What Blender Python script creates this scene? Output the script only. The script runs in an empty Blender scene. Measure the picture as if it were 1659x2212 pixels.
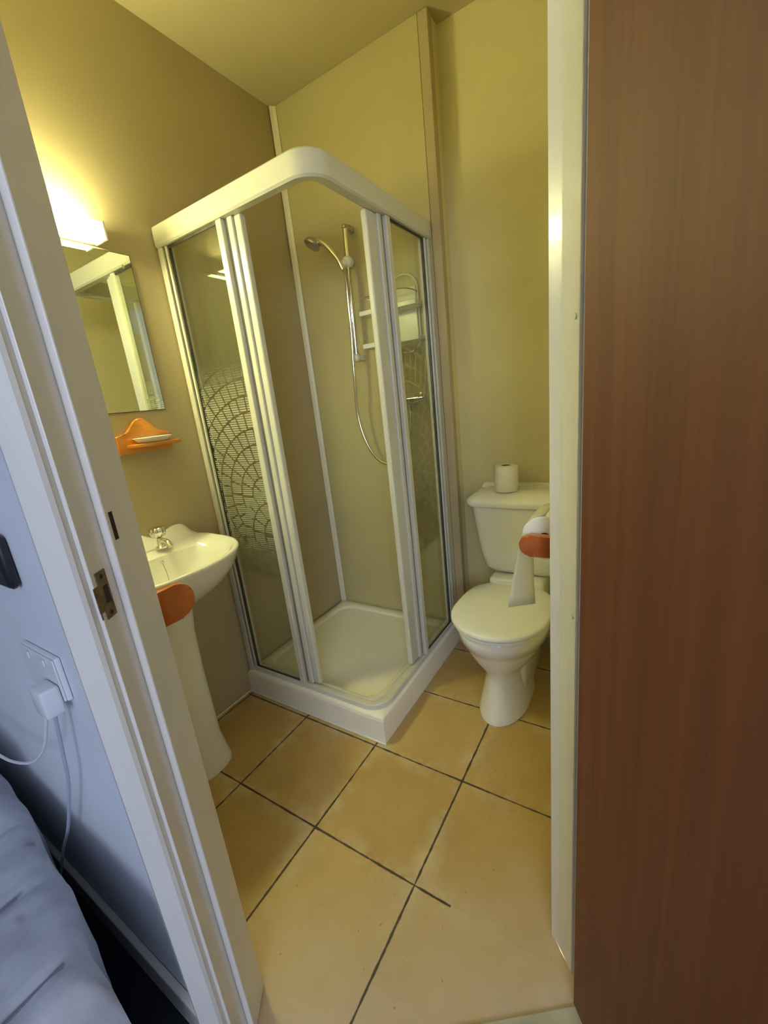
import bpy, bmesh, math, random
from mathutils import Vector, Matrix
random.seed(7)
scene = bpy.context.scene
col = scene.collection
PI = math.pi

# ------------------------------------------------------------------ camera
CAM = Vector((1.563, -1.825, 1.275))
yaw, pitch, roll = -0.578, -0.261, -0.111
f_ = Vector((math.cos(pitch)*math.sin(yaw), math.cos(pitch)*math.cos(yaw), math.sin(pitch)))
r0 = Vector((math.cos(yaw), -math.sin(yaw), 0)); u0 = r0.cross(f_)
r_ = math.cos(roll)*r0 + math.sin(roll)*u0
u_ = -math.sin(roll)*r0 + math.cos(roll)*u0
cd = bpy.data.cameras.new('camera'); cam = bpy.data.objects.new('camera', cd); col.objects.link(cam)
cd.sensor_fit = 'VERTICAL'; cd.sensor_height = 24.0; cd.lens = 24.0*899.0/2212.0
cd.clip_start = 0.02
cam.matrix_world = Matrix((( r_.x, u_.x, -f_.x, CAM.x), (r_.y, u_.y, -f_.y, CAM.y), (r_.z, u_.z, -f_.z, CAM.z), (0,0,0,1)))
scene.camera = cam

# ------------------------------------------------------------------ world, light, exposure
scene.view_settings.view_transform = 'Standard'
scene.view_settings.look = 'None'
scene.view_settings.gamma = 1.0
scene.view_settings.use_curve_mapping = False
scene.view_settings.exposure = 0.52
w = bpy.data.worlds.new('world'); scene.world = w; w.use_nodes = True
w.node_tree.nodes['Background'].inputs[0].default_value = (0.45, 0.6, 1.0, 1)
w.node_tree.nodes['Background'].inputs[1].default_value = 1.0
TUBE_STRENGTH = 82.0
TUBE_COLOR = (1.0, 0.985, 0.44)
DAY_POWER = 42.0
DAY_COLOR = (0.72, 0.80, 1.0)
dl = bpy.data.lights.new('window_daylight', 'AREA'); dl.shape = 'RECTANGLE'; dl.size = 1.5; dl.size_y = 1.2
dl.energy = DAY_POWER; dl.color = DAY_COLOR
dlo = bpy.data.objects.new('window_daylight', dl); col.objects.link(dlo)
dlo.location = (3.05, -4.27, 1.82); dlo.rotation_euler = (PI/2, 0, 0)   # shines along +y through the bedroom window

# ------------------------------------------------------------------ node helpers
class NT:
    def __init__(s, name):
        s.m = bpy.data.materials.new(name); s.m.use_nodes = True
        s.t = s.m.node_tree; s.n = s.t.nodes; s.l = s.t.links
        s.b = s.n['Principled BSDF']; s.out = s.n['Material Output']
        s.tc = s.n.new('ShaderNodeTexCoord')
    def put(s, sock, v):
        if isinstance(v, bpy.types.NodeSocket): s.l.new(v, sock)
        else: sock.default_value = v
    def math(s, op, a, b=0.0, c=0.0, clamp=False):
        n = s.n.new('ShaderNodeMath'); n.operation = op; n.use_clamp = clamp
        s.put(n.inputs[0], a); s.put(n.inputs[1], b); s.put(n.inputs[2], c); return n.outputs[0]
    def sep(s):
        n = s.n.new('ShaderNodeSeparateXYZ'); s.l.new(s.tc.outputs['Object'], n.inputs[0]); return n.outputs
    def comb(s, x, y, z):
        n = s.n.new('ShaderNodeCombineXYZ'); s.put(n.inputs[0], x); s.put(n.inputs[1], y); s.put(n.inputs[2], z); return n.outputs[0]
    def mapping(s, scale=(1,1,1), rot=(0,0,0), loc=(0,0,0)):
        n = s.n.new('ShaderNodeMapping'); n.inputs['Scale'].default_value = scale; n.inputs['Rotation'].default_value = rot
        n.inputs['Location'].default_value = loc
        s.l.new(s.tc.outputs['Object'], n.inputs[0]); return n.outputs[0]
    def noise(s, scale, detail=3.0, rough=0.5, vec=None):
        n = s.n.new('ShaderNodeTexNoise'); n.inputs['Scale'].default_value = scale
        n.inputs['Detail'].default_value = detail; n.inputs['Roughness'].default_value = rough
        s.l.new(vec if vec is not None else s.tc.outputs['Object'], n.inputs['Vector']); return n.outputs['Fac']
    def ramp(s, fac, stops):
        n = s.n.new('ShaderNodeValToRGB'); e = n.color_ramp.elements
        while len(e) < len(stops): e.new(0.5)
        for i, (p, c) in enumerate(stops):
            e[i].position = p; e[i].color = tuple(c) + ((1,) if len(c) == 3 else ())
        s.put(n.inputs[0], fac); return n.outputs[0]
    def mix(s, fac, a, b, mode='MIX'):
        n = s.n.new('ShaderNodeMix'); n.data_type = 'RGBA'; n.blend_type = mode
        s.put(n.inputs[0], fac)
        s.put(n.inputs[6], a if isinstance(a, bpy.types.NodeSocket) else tuple(a) + (1,))
        s.put(n.inputs[7], b if isinstance(b, bpy.types.NodeSocket) else tuple(b) + (1,)); return n.outputs[2]
    def bump(s, h, strength=0.2, dist=0.002):
        n = s.n.new('ShaderNodeBump'); n.inputs['Strength'].default_value = strength; n.inputs['Distance'].default_value = dist
        s.put(n.inputs['Height'], h); s.l.new(n.outputs[0], s.b.inputs['Normal'])

def plain(name, c, rough=0.5, metal=0.0, var=0.06, scale=6.0, bump=0.0, coat=0.0, bscale=None):
    t = NT(name)
    n = t.noise(scale, 4.0)
    lo = tuple(x*(1-var) for x in c); hi = tuple(min(1, x*(1+var)) for x in c)
    t.l.new(t.ramp(n, [(0.3, lo), (0.7, hi)]), t.b.inputs['Base Color'])
    t.b.inputs['Roughness'].default_value = rough; t.b.inputs['Metallic'].default_value = metal
    if coat: t.b.inputs['Coat Weight'].default_value = coat; t.b.inputs['Coat Roughness'].default_value = 0.08
    if bump: t.bump(t.noise(bscale or 60.0, 3.0), bump, 0.001)
    return t.m

M = {}
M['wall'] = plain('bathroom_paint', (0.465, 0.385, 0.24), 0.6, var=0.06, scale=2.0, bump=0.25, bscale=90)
M['wall_bounce'] = plain('bounce_lifted_bathroom_paint', (0.80, 0.74, 0.52), 0.6, var=0.04, scale=2.0, bump=0.25, bscale=90)  # same bathroom paint, lightened on out-of-view walls to bounce more light
M['wall_wc_lifted'] = plain('light_lifted_toilet_side_paint', (0.72, 0.65, 0.38), 0.55, var=0.06, scale=2.0, bump=0.25, bscale=90)  # bathroom paint lightened on this wall to make up for lamp falloff
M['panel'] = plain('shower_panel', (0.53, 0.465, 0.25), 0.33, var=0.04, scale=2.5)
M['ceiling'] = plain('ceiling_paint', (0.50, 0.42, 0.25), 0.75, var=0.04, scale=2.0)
M['bedwall'] = plain('bedroom_paint', (0.80, 0.83, 0.88), 0.6, var=0.05, scale=3.0, bump=0.3, bscale=60)
M['gloss_white'] = plain('white_gloss_paint', (0.86, 0.82, 0.73), 0.28, var=0.03, scale=5, coat=0.3)
M['frame_white'] = plain('white_coated_aluminium', (0.63, 0.62, 0.55), 0.3, var=0.02)
M['bead'] = plain('white_plastic_bead', (0.78, 0.75, 0.62), 0.35, var=0.03)
M['seal'] = plain('dark_seal', (0.045, 0.042, 0.03), 0.5, var=0.5, scale=40)
M['groove'] = plain('shadow_groove_grey', (0.22, 0.21, 0.19), 0.45, var=0.1)
M['ceramic'] = plain('white_ceramic', (0.86, 0.86, 0.83), 0.12, var=0.015, coat=0.4)
M['tray'] = plain('white_acrylic', (0.88, 0.85, 0.76), 0.25, var=0.03, scale=4)
M['plastic_white'] = plain('white_plastic', (0.85, 0.85, 0.82), 0.25, var=0.02)
M['plastic_cream'] = plain('cream_plastic', (0.80, 0.78, 0.66), 0.35, var=0.03)
M['chrome'] = plain('chrome', (0.80, 0.78, 0.74), 0.10, metal=1.0, var=0.03)
M['dull_chrome'] = plain('dull_chrome', (0.50, 0.48, 0.44), 0.35, metal=1.0, var=0.1, scale=40)
M['brass_old'] = plain('tarnished_brass', (0.20, 0.15, 0.07), 0.5, metal=0.8, var=0.4, scale=60)
M['dark_hole'] = plain('recess_shade_and_dark_parts', (0.030, 0.015, 0.012), 0.8, var=0.3, scale=80)
M['black'] = plain('black_plastic', (0.012, 0.013, 0.018), 0.35, var=0.1)
M['paper'] = plain('tissue_paper', (0.88, 0.86, 0.78), 0.9, var=0.03, scale=30, bump=0.3, bscale=250)
def mat_paper():
    t = NT('soft_tissue_paper'); c = (0.88, 0.86, 0.78, 1)
    t.b.inputs['Base Color'].default_value = c; t.b.inputs['Roughness'].default_value = 0.9
    tl = t.n.new('ShaderNodeBsdfTranslucent'); tl.inputs[0].default_value = c
    mx = t.n.new('ShaderNodeMixShader'); mx.inputs[0].default_value = 0.6
    t.l.new(t.b.outputs[0], mx.inputs[1]); t.l.new(tl.outputs[0], mx.inputs[2]); t.l.new(mx.outputs[0], t.out.inputs[0])
    t.bump(t.noise(250.0, 3.0), 0.3, 0.001); return t.m
M['sheet'] = mat_paper()
M['card'] = plain('cardboard', (0.16, 0.12, 0.08), 0.9)
M['socket'] = plain('socket_plastic', (0.80, 0.81, 0.83), 0.3, var=0.02)
M['threshold'] = plain('brushed_threshold', (0.50, 0.50, 0.42), 0.4, metal=0.4, var=0.1, scale=30)
M['cable_grey'] = plain('grey_cable', (0.45, 0.50, 0.60), 0.5, var=0.05)

def mat_wood(name, dark, light, sc, rough=0.35, coat=0.2):
    t = NT(name)
    n = t.noise(1.0, 6.0, 0.6, t.mapping(scale=sc))
    n2 = t.noise(2.5, 2.0)
    c = t.ramp(n, [(0.30, dark), (0.72, light)])
    c = t.mix(t.math('MULTIPLY', n2, 0.35), c, dark)
    t.l.new(c, t.b.inputs['Base Color']); t.b.inputs['Roughness'].default_value = rough
    t.b.inputs['Coat Weight'].default_value = coat; t.b.inputs['Coat Roughness'].default_value = 0.15
    return t.m
M['door'] = mat_wood('brown_door_laminate', (0.140, 0.043, 0.016), (0.215, 0.070, 0.028), (60, 60, 1.2), 0.6, 0.0)
M['pine'] = mat_wood('varnished_pine', (0.50, 0.17, 0.02), (0.72, 0.30, 0.045), (10, 10, 60), 0.25, 0.6)
M['pine_dark'] = mat_wood('varnished_pine_red', (0.42, 0.095, 0.012), (0.62, 0.17, 0.025), (60, 20, 10), 0.28, 0.5)

# bathroom floor tiles
TS, TX, TY = 0.354, 0.376, -0.792
def mat_tiles():
    t = NT('ochre_floor_tiles'); X, Y, Z = t.sep()
    u = t.math('DIVIDE', t.math('SUBTRACT', X, TX), TS); v = t.math('DIVIDE', t.math('SUBTRACT', Y, TY), TS)
    def dist(a):
        fr = t.math('FRACT', t.math('ADD', a, 20.0)); return t.math('MULTIPLY', t.math('MINIMUM', fr, t.math('SUBTRACT', 1.0, fr)), TS)
    wob = t.math('MULTIPLY', t.math('SUBTRACT', t.noise(30, 4), 0.5), 0.006)
    du = t.math('ADD', dist(u), wob); dv = t.math('ADD', dist(v), wob)
    # the grout of the second cross line is silted up past x = 1.2
    hid = t.math('MAXIMUM', t.math('MULTIPLY', t.math('GREATER_THAN', X, 1.19), t.math('LESS_THAN', Y, -1.0)), t.math('LESS_THAN', Y, -1.36))
    du = t.math('ADD', du, t.math('MULTIPLY', t.math('GREATER_THAN', X, 1.35), 0.01))
    dvv = t.math('ADD', dv, t.math('MULTIPLY', hid, 0.01))
    e = t.math('MINIMUM', du, dvv)
    cell = t.comb(t.math('FLOOR', u), t.math('FLOOR', v), 0.0)
    wn = t.n.new('ShaderNodeTexWhiteNoise'); t.l.new(cell, wn.inputs['Vector'])
    base = t.ramp(wn.outputs['Value'], [(0.0, (0.47, 0.30, 0.095)), (1.0, (0.54, 0.37, 0.13))])
    big = t.noise(5.0, 5.0, 0.6)
    base = t.mix(t.math('MULTIPLY', t.math('SUBTRACT', big, 0.35), 1.1, clamp=True), base, (0.58, 0.42, 0.18))
    # pale bloom along the tile edges
    blo = t.math('SUBTRACT', 1.0, t.math('DIVIDE', e, 0.055), clamp=True)
    blo = t.math('MULTIPLY', blo, t.math('MULTIPLY', t.math('SUBTRACT', t.noise(7.0, 6.0, 0.7), 0.44), 6.0, clamp=True))
    base = t.mix(t.math('MULTIPLY', blo, 0.75), base, (0.64, 0.54, 0.34))
    drk = t.math('MULTIPLY', t.math('SUBTRACT', t.noise(3.2, 5.0, 0.65, t.mapping(loc=(2.2, 0.7, 0))), 0.50), 3.5, clamp=True)
    base = t.mix(t.math('MULTIPLY', drk, 0.55), base, (0.33, 0.19, 0.05))
    # greyer, uneven tone growing towards the threshold
    nx = t.math('ADD', t.math('MULTIPLY', t.math('SUBTRACT', X, 0.867), 0.585), t.math('MULTIPLY', t.math('ADD', Y, 1.489), -0.811))
    thresh_tone = t.math('MULTIPLY', t.math('ADD', nx, 0.22), 3.2, clamp=True)
    thresh_tone = t.math('MULTIPLY', thresh_tone, t.math('ADD', 0.25, t.noise(9.0, 5.0, 0.6)))
    base = t.mix(t.math('MULTIPLY', thresh_tone, 0.8), base, (0.58, 0.46, 0.36))
    sp = t.noise(55.0, 2.0)
    base = t.mix(t.math('MULTIPLY', t.math('GREATER_THAN', sp, 0.745), 0.6), base, (0.16, 0.09, 0.05))
    gw = t.math('ADD', 0.0004, t.math('MULTIPLY', t.noise(5.0, 4.0), 0.003))
    line = t.math('SUBTRACT', 1.0, t.math('DIVIDE', t.math('SUBTRACT', e, gw), 0.0020), clamp=True)
    c = t.mix(line, base, (0.06, 0.04, 0.025))
    t.l.new(c, t.b.inputs['Base Color'])
    t.put(t.b.inputs['Roughness'], t.math('ADD', 0.42, t.math('MULTIPLY', t.noise(12.0), 0.3)))
    t.bump(t.math('ADD', t.math('MULTIPLY', line, -1.0), t.math('MULTIPLY', t.noise(14.0, 5.0), 0.5)), 0.5, 0.002)
    return t.m
M['tiles'] = mat_tiles()
M['carpet'] = plain('dark_navy_carpet', (0.012, 0.014, 0.025), 0.95, var=0.5, scale=200, bump=0.6, bscale=400)

def mat_fabric(name, a, b, blotch=None):
    t = NT(name)
    c = t.ramp(t.noise(7.0, 5.0, 0.6), [(0.35, a), (0.65, b)])
    if blotch:
        k = t.math('MULTIPLY', t.math('SUBTRACT', t.noise(9.0, 2.0, 0.5, t.mapping(loc=(3.1, 1.7, 0.4))), 0.66), 14.0, clamp=True)
        c = t.mix(t.math('MULTIPLY', k, 0.8), c, blotch)
    t.l.new(c, t.b.inputs['Base Color']); t.b.inputs['Roughness'].default_value = 0.9
    t.b.inputs['Sheen Weight'].default_value = 0.2
    t.bump(t.noise(350.0, 2.0), 0.3, 0.001)
    return t.m
M['duvet'] = mat_fabric('pale_printed_bedspread', (0.40, 0.42, 0.46), (0.62, 0.64, 0.68), (0.22, 0.08, 0.10))
M['pillow'] = mat_fabric('pale_pillow', (0.62, 0.63, 0.60), (0.75, 0.76, 0.72))
M['piping'] = mat_fabric('grey_piping', (0.14, 0.15, 0.18), (0.20, 0.21, 0.25))

def mat_glass(name, tint, haze=0.0, hcol=(0.6, 0.65, 0.45)):
    t = NT(name)
    lw = t.n.new('ShaderNodeLayerWeight'); lw.inputs[0].default_value = 0.5
    fr = t.math('ADD', 0.038, t.math('MULTIPLY', 0.95, t.math('POWER', lw.outputs['Facing'], 5.0)))
    tr = t.n.new('ShaderNodeBsdfTransparent'); tr.inputs[0].default_value = tuple(tint) + (1,)
    gl = t.n.new('ShaderNodeBsdfGlossy'); gl.inputs['Roughness'].default_value = 0.02
    mx = t.n.new('ShaderNodeMixShader'); t.put(mx.inputs[0], fr); t.l.new(tr.outputs[0], mx.inputs[1]); t.l.new(gl.outputs[0], mx.inputs[2])
    last = mx.outputs[0]
    if haze:
        df = t.n.new('ShaderNodeBsdfDiffuse'); df.inputs[0].default_value = tuple(hcol) + (1,)
        m2 = t.n.new('ShaderNodeMixShader')
        hz = t.math('MULTIPLY', t.math('ADD', 0.5, t.noise(8.0, 3.0)), haze)
        t.put(m2.inputs[0], hz); t.l.new(last, m2.inputs[1]); t.l.new(df.outputs[0], m2.inputs[2]); last = m2.outputs[0]
    t.l.new(last, t.out.inputs[0]); return t.m
M['glass'] = mat_glass('shower_glass', (0.982, 0.992, 0.968), 0.010)
def mat_print(name, strength, z0, z1, z2, z3):
    t = NT(name); X, Y, Z = t.sep()
    st = t.math('FRACT', t.math('MULTIPLY', Z, 1/0.0085))
    st = t.math('LESS_THAN', st, 0.52)
    up = t.math('DIVIDE', t.math('SUBTRACT', Z, z0), z1 - z0, clamp=True)
    dn = t.math('DIVIDE', t.math('SUBTRACT', z3, Z), z3 - z2, clamp=True)
    k = t.math('MULTIPLY', t.math('POWER', t.math('MULTIPLY', up, dn), 1.2), strength)
    k = t.math('MULTIPLY', k, t.math('ADD', 0.35, t.math('MULTIPLY', st, 0.65)))
    tr = t.n.new('ShaderNodeBsdfTransparent')
    df = t.n.new('ShaderNodeBsdfPrincipled'); df.inputs['Base Color'].default_value = (0.85, 0.88, 0.72, 1); df.inputs['Roughness'].default_value = 0.6
    tl = t.n.new('ShaderNodeBsdfTranslucent'); tl.inputs[0].default_value = (0.85, 0.88, 0.72, 1)
    a = t.n.new('ShaderNodeMixShader'); a.inputs[0].default_value = 0.45; t.l.new(df.outputs[0], a.inputs[1]); t.l.new(tl.outputs[0], a.inputs[2])
    mx = t.n.new('ShaderNodeMixShader'); t.put(mx.inputs[0], k); t.l.new(tr.outputs[0], mx.inputs[1]); t.l.new(a.outputs[0], mx.inputs[2])
    t.l.new(mx.outputs[0], t.out.inputs[0]); return t.m
M['print'] = mat_print('etched_print', 0.64, 0.60, 0.86, 1.30, 1.50)
M['print_pale'] = mat_print('etched_print_far', 0.12, 0.62, 0.86, 1.30, 1.47)
def mat_mirror():
    t = NT('mirror_silver'); t.b.inputs['Metallic'].default_value = 1.0; t.b.inputs['Roughness'].default_value = 0.01
    t.l.new(t.ramp(t.noise(3.0), [(0.2, (0.74, 0.77, 0.70)), (0.8, (0.78, 0.81, 0.74))]), t.b.inputs['Base Color']); return t.m
M['mirror'] = mat_mirror()
def mat_tube():
    t = NT('lit_diffuser'); X, Y, Z = t.sep()
    t.b.inputs['Base Color'].default_value = (0.9, 0.88, 0.6, 1); t.b.inputs['Roughness'].default_value = 0.4
    # dimmer toward the lamp's end cap, where the tube inside stops
    k = t.math('DIVIDE', t.math('SUBTRACT', -0.975, Y), 0.035, clamp=True)
    t.b.inputs['Emission Color'].default_value = TUBE_COLOR + (1,)
    t.put(t.b.inputs['Emission Strength'], t.math('ADD', 1.2, t.math('MULTIPLY', k, TUBE_STRENGTH - 1.2)))
    return t.m
M['tube'] = mat_tube()

# ------------------------------------------------------------------ object helpers
def link(name, bm, mat, parent=None, smooth=False, angle=None):
    me = bpy.data.meshes.new(name)
    bmesh.ops.recalc_face_normals(bm, faces=bm.faces)
    if smooth:
        lim = math.radians(angle or 40)
        for fc in bm.faces: fc.smooth = True
        for e in bm.edges:
            if len(e.link_faces) == 2 and e.calc_face_angle(0) > lim: e.smooth = False
    bm.to_mesh(me); bm.free()
    o = bpy.data.objects.new(name, me); col.objects.link(o)
    me.materials.append(mat)
    if parent is not None: o.parent = parent; o.matrix_parent_inverse = Matrix.Translation(parent.location).inverted()
    return o
def tag(o, label=None, cat=None, group=None, kind=None):
    if label: o['label'] = label
    if cat: o['category'] = cat
    if group: o['group'] = group
    if kind: o['kind'] = kind
    return o
def thing(name, label, cat, loc, kind=None):
    o = bpy.data.objects.new(name, None); o.location = loc; o.empty_display_size = 0.1; col.objects.link(o)
    return tag(o, label, cat, None, kind)
def struct(name, bm, mat, parent=None, smooth=False):
    o = link(name, bm, mat, parent, smooth)
    if parent is None: o['kind'] = 'structure'
    return o
def BM(): return bmesh.new()
def box(bm, x0, x1, y0, y1, z0, z1, bev=0.0, seg=2):
    m = Matrix.Translation(((x0+x1)/2, (y0+y1)/2, (z0+z1)/2)) @ Matrix.Diagonal((abs(x1-x0), abs(y1-y0), abs(z1-z0), 1))
    r = bmesh.ops.create_cube(bm, size=1.0, matrix=m)
    if bev:
        es = list({e for v in r['verts'] for e in v.link_edges})
        bmesh.ops.bevel(bm, geom=es, offset=bev, segments=seg, profile=0.5, affect='EDGES')
    return bm
def prism(bm, pts, z0, z1, bev=0.0):
    n = len(pts)
    a = [bm.verts.new((p[0], p[1], z0)) for p in pts]; b = [bm.verts.new((p[0], p[1], z1)) for p in pts]
    fs = [bm.faces.new(a), bm.faces.new(b)]
    vs = []
    for i in range(n):
        fs.append(bm.faces.new((a[i], a[(i+1) % n], b[(i+1) % n], b[i])))
    if bev:
        es = list({e for v in a+b for e in v.link_edges})
        bmesh.ops.bevel(bm, geom=es, offset=bev, segments=2, profile=0.5, affect='EDGES')
    return bm
def slab(bm, pts, axis, v0, v1, bev=0.0, seg=2):
    """extrude a 2-D outline along x or y (outline is (y,z) or (x,z))"""
    def P(p, v): return (v, p[0], p[1]) if axis == 'x' else (p[0], v, p[1])
    n = len(pts)
    a = [bm.verts.new(P(p, v0)) for p in pts]; b = [bm.verts.new(P(p, v1)) for p in pts]
    bm.faces.new(a); bm.faces.new(b)
    for i in range(n): bm.faces.new((a[i], a[(i+1) % n], b[(i+1) % n], b[i]))
    if bev:
        es = [e for e in {e for v in a+b for e in v.link_edges} if (e.verts[0] in a) == (e.verts[1] in a)]
        bmesh.ops.bevel(bm, geom=es, offset=bev, segments=seg, profile=0.5, affect='EDGES')
    return bm
def loft(bm, rings, cap0=True, cap1=True, closed=True):
    R = [[bm.verts.new(p) for p in r] for r in rings]
    n = len(R[0])
    for a, b in zip(R[:-1], R[1:]):
        for i in range(n if closed else n-1):
            bm.faces.new((a[i], a[(i+1) % n], b[(i+1) % n], b[i]))
    if cap0: bm.faces.new(R[0])
    if cap1: bm.faces.new(R[-1])
    return bm
def spline(pts, per=8):
    P = [Vector(p) for p in pts]; out = []
    P = [2*P[0]-P[1]] + P + [2*P[-1]-P[-2]]
    for i in range(1, len(P)-2):
        for k in range(per):
            t = k/per
            out.append(0.5*((2*P[i]) + (-P[i-1]+P[i+1])*t + (2*P[i-1]-5*P[i]+4*P[i+1]-P[i+2])*t*t + (-P[i-1]+3*P[i]-3*P[i+1]+P[i+2])*t**3))
    out.append(P[-2]); return out
def tube(bm, pts, r, n=12, cap=True):
    pts = [Vector(p) for p in pts]
    rr = r if isinstance(r, (list, tuple)) else [r]*len(pts)
    rings = []; prev = None
    for i, p in enumerate(pts):
        d = (pts[min(i+1, len(pts)-1)] - pts[max(i-1, 0)]).normalized()
        if prev is None:
            a = d.cross(Vector((0, 0, 1)));
            if a.length < 0.1: a = d.cross(Vector((1, 0, 0)))
        else: a = prev - d*prev.dot(d)
        a.normalize(); prev = a; b = d.cross(a)
        rings.append([p + (a*math.cos(2*PI*k/n) + b*math.sin(2*PI*k/n))*rr[i] for k in range(n)])
    return loft(bm, rings, cap, cap)
def cyl(bm, a, b, r, n=24, r2=None): return tube(bm, [a, b], [r, r if r2 is None else r2], n)
def lathe(bm, prof, center, n=32, axis=Vector((0, 0, 1))):
    q = Vector((0, 0, 1)).rotation_difference(Vector(axis)); c = Vector(center)
    rings = [[c + q @ Vector((r*math.cos(2*PI*k/n), r*math.sin(2*PI*k/n), h)) for k in range(n)] for r, h in prof]
    return loft(bm, rings)
def sphere(bm, c, r, n=16, sx=1, sy=1, sz=1):
    bmesh.ops.create_uvsphere(bm, u_segments=n*2, v_segments=n, radius=r, matrix=Matrix.Translation(c) @ Matrix.Diagonal((sx, sy, sz, 1)))
    return bm
def rrect(cx, cy, hx, hy, r, z, k=8):
    pts = []
    for sx, sy, a0 in ((1, 1, 0), (-1, 1, PI/2), (-1, -1, PI), (1, -1, 1.5*PI)):
        for i in range(k+1):
            a = a0 + (PI/2)*i/k
            pts.append((cx + sx*(hx-r) + r*math.cos(a), cy + sy*(hy-r) + r*math.sin(a), z))
    return pts
def sweep(bm, path, prof):
    """path: 2-D points; prof: closed (offset to the outside, z) outline"""
    P = [Vector(p) for p in path]; rings = []
    for i, p in enumerate(P):
        d1 = (P[i]-P[i-1]).normalized() if i else None
        d2 = (P[i+1]-P[i]).normalized() if i < len(P)-1 else None
        d = (d1+d2).normalized() if d1 is not None and d2 is not None else (d1 if d1 is not None else d2)
        nrm = Vector((d.y, -d.x)); s = 1.0
        if d1 is not None and d2 is not None: s = 1/max(0.5, nrm.dot(Vector((d1.y, -d1.x))))
        rings.append([(p.x+nrm.x*o*s, p.y+nrm.y*o*s, z) for o, z in prof])
    return loft(bm, rings)

# ------------------------------------------------------------------ diagonal doorway frame of reference
J = Vector((0.867, -1.489)); J2 = Vector((1.424, -1.087))
T = (J2-J).normalized(); N = Vector((T.y, -T.x))          # T along the doorway, N out to the bedroom
OPEN = (J2-J).length
def D(t, s): return J + T*t + N*s                           # point in plan
H = 2.64

# ------------------------------------------------------------------ structure
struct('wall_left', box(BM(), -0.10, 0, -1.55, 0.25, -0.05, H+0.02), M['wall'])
struct('wall_back', prism(BM(), [(0, 0), (0.80, 0), (0.80, 0.09), (1.57, 0.09), (1.57, 0.20), (0, 0.20)], -0.05, H+0.02), M['wall_wc_lifted'])
struct('wall_right', box(BM(), 1.47, 1.57, -1.00, 0.09, -0.05, H+0.02), M['wall_bounce'])
# front wall: bathroom paint inside, bedroom paint outside
struct('wall_front', prism(BM(), [(0, -1.50), (0.83, -1.50), (0.855, -1.53), (0, -1.53)], -0.05, H+0.02), M['wall_bounce'])
struct('wall_bedroom', prism(BM(), [(-2.4, -1.53), (0.856, -1.53), (0.90, -1.585), (0.885, -1.60), (-2.4, -1.60)], -0.05, H+0.02), M['bedwall'])
bm = BM()
prism(bm, [D(-0.02, 0.0), D(OPEN+0.085, 0.0), D(OPEN+0.085, 0.10), D(-0.02, 0.10)], 2.03, H+0.02)
prism(bm, [D(OPEN+0.027, 0.0), D(OPEN+0.085, 0.0), D(OPEN+0.16, 0.10), D(OPEN+0.030, 0.10)], -0.05, 2.03)
struct('wall_doorway', bm, M['wall_bounce'])
struct('ceiling', prism(BM(), [(-0.1, 0.2), (1.6, 0.2), (1.6, -1.0), D(OPEN+0.1, 0.05), D(-0.03, 0.05), (0.83, -1.55), (-0.1, -1.55)], H, H+0.08), M['ceiling'])
struct('floor', prism(BM(), [(0, 0.09), (1.5, 0.09), (1.5, -1.02), D(OPEN+0.05, 0.06), D(OPEN+0.012, 0.1235), D(-0.012, 0.1235), (0.84, -1.51), (0, -1.51)], -0.03, 0.0), M['tiles'])
struct('floor_bedroom', prism(BM(), [(-2.4, -1.60), (0.9, -1.60), D(-0.02, 0.127), D(OPEN+0.02, 0.127), (1.57, -0.95), (1.57, 0.2), (4.2, 0.2), (4.2, -4.3), (-2.4, -4.3)], -0.03, 0.0), M['carpet'])
struct('ceiling_bedroom', box(BM(), -2.4, 4.2, -4.3, 0.2, H+0.085, H+0.15), M['bedwall'])
struct('wall_bedroom_left', box(BM(), -2.5, -2.4, -4.3, -1.53, -0.03, H+0.085), M['bedwall'])
struct('wall_bedroom_right', box(BM(), 4.2, 4.3, -4.3, 0.3, -0.03, H+0.085), M['bedwall'])
struct('wall_bedroom_back', box(BM(), 1.57, 4.2, 0.2, 0.3, -0.03, H+0.085), M['bedwall'])
bm = BM()
for a in ((-2.5, 2.30, -0.03, H+0.085), (3.80, 4.3, -0.03, H+0.085), (2.30, 3.80, -0.03, 1.22), (2.30, 3.80, 2.42, H+0.085)):
    box(bm, a[0], a[1], -4.4, -4.3, a[2], a[3])
struct('wall_bedroom_window', bm, M['bedwall'])
bm = BM()
for a in ((2.30, 2.35, 1.22, 2.42), (3.75, 3.80, 1.22, 2.42), (2.35, 3.75, 1.22, 1.27), (2.35, 3.75, 2.37, 2.42), (3.03, 3.07, 1.27, 2.37)):
    box(bm, a[0], a[1], -4.38, -4.32, a[2], a[3], 0.004)
struct('window_1', bm, M['gloss_white'])

# shower wall panels (thin sheets fixed to the walls) and their corner beads
struct('trim_1', box(BM(), 0.0005, 0.006, -0.752, -0.0005, 0.1125, 1.955), M['wall'])
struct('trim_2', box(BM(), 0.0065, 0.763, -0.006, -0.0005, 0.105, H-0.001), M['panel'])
bm = BM(); prism(bm, [(0.0065, -0.0065), (0.0065, -0.028), (0.010, -0.030), (0.018, -0.018), (0.030, -0.010), (0.028, -0.0065)], 0.112, H-0.002)
struct('trim_3', bm, M['bead'])
bm = BM(); box(bm, 0.766, 0.803, -0.009, -0.0005, 0.0, H-0.002, 0.002); box(bm, 0.8005, 0.806, -0.009, 0.030, 0.0, H-0.002, 0.002)
struct('trim_4', bm, M['wall'])
# white sealant line at the foot of the left wall and the tray
bm = BM(); box(bm, 0.0005, 0.007, -1.49, -0.772, 0.0002, 0.006, 0.002)
box(bm, 0.0005, 0.768, -0.776, -0.7695, 0.0002, 0.006, 0.002)
struct('trim_5', bm, M['plastic_white'])
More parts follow.
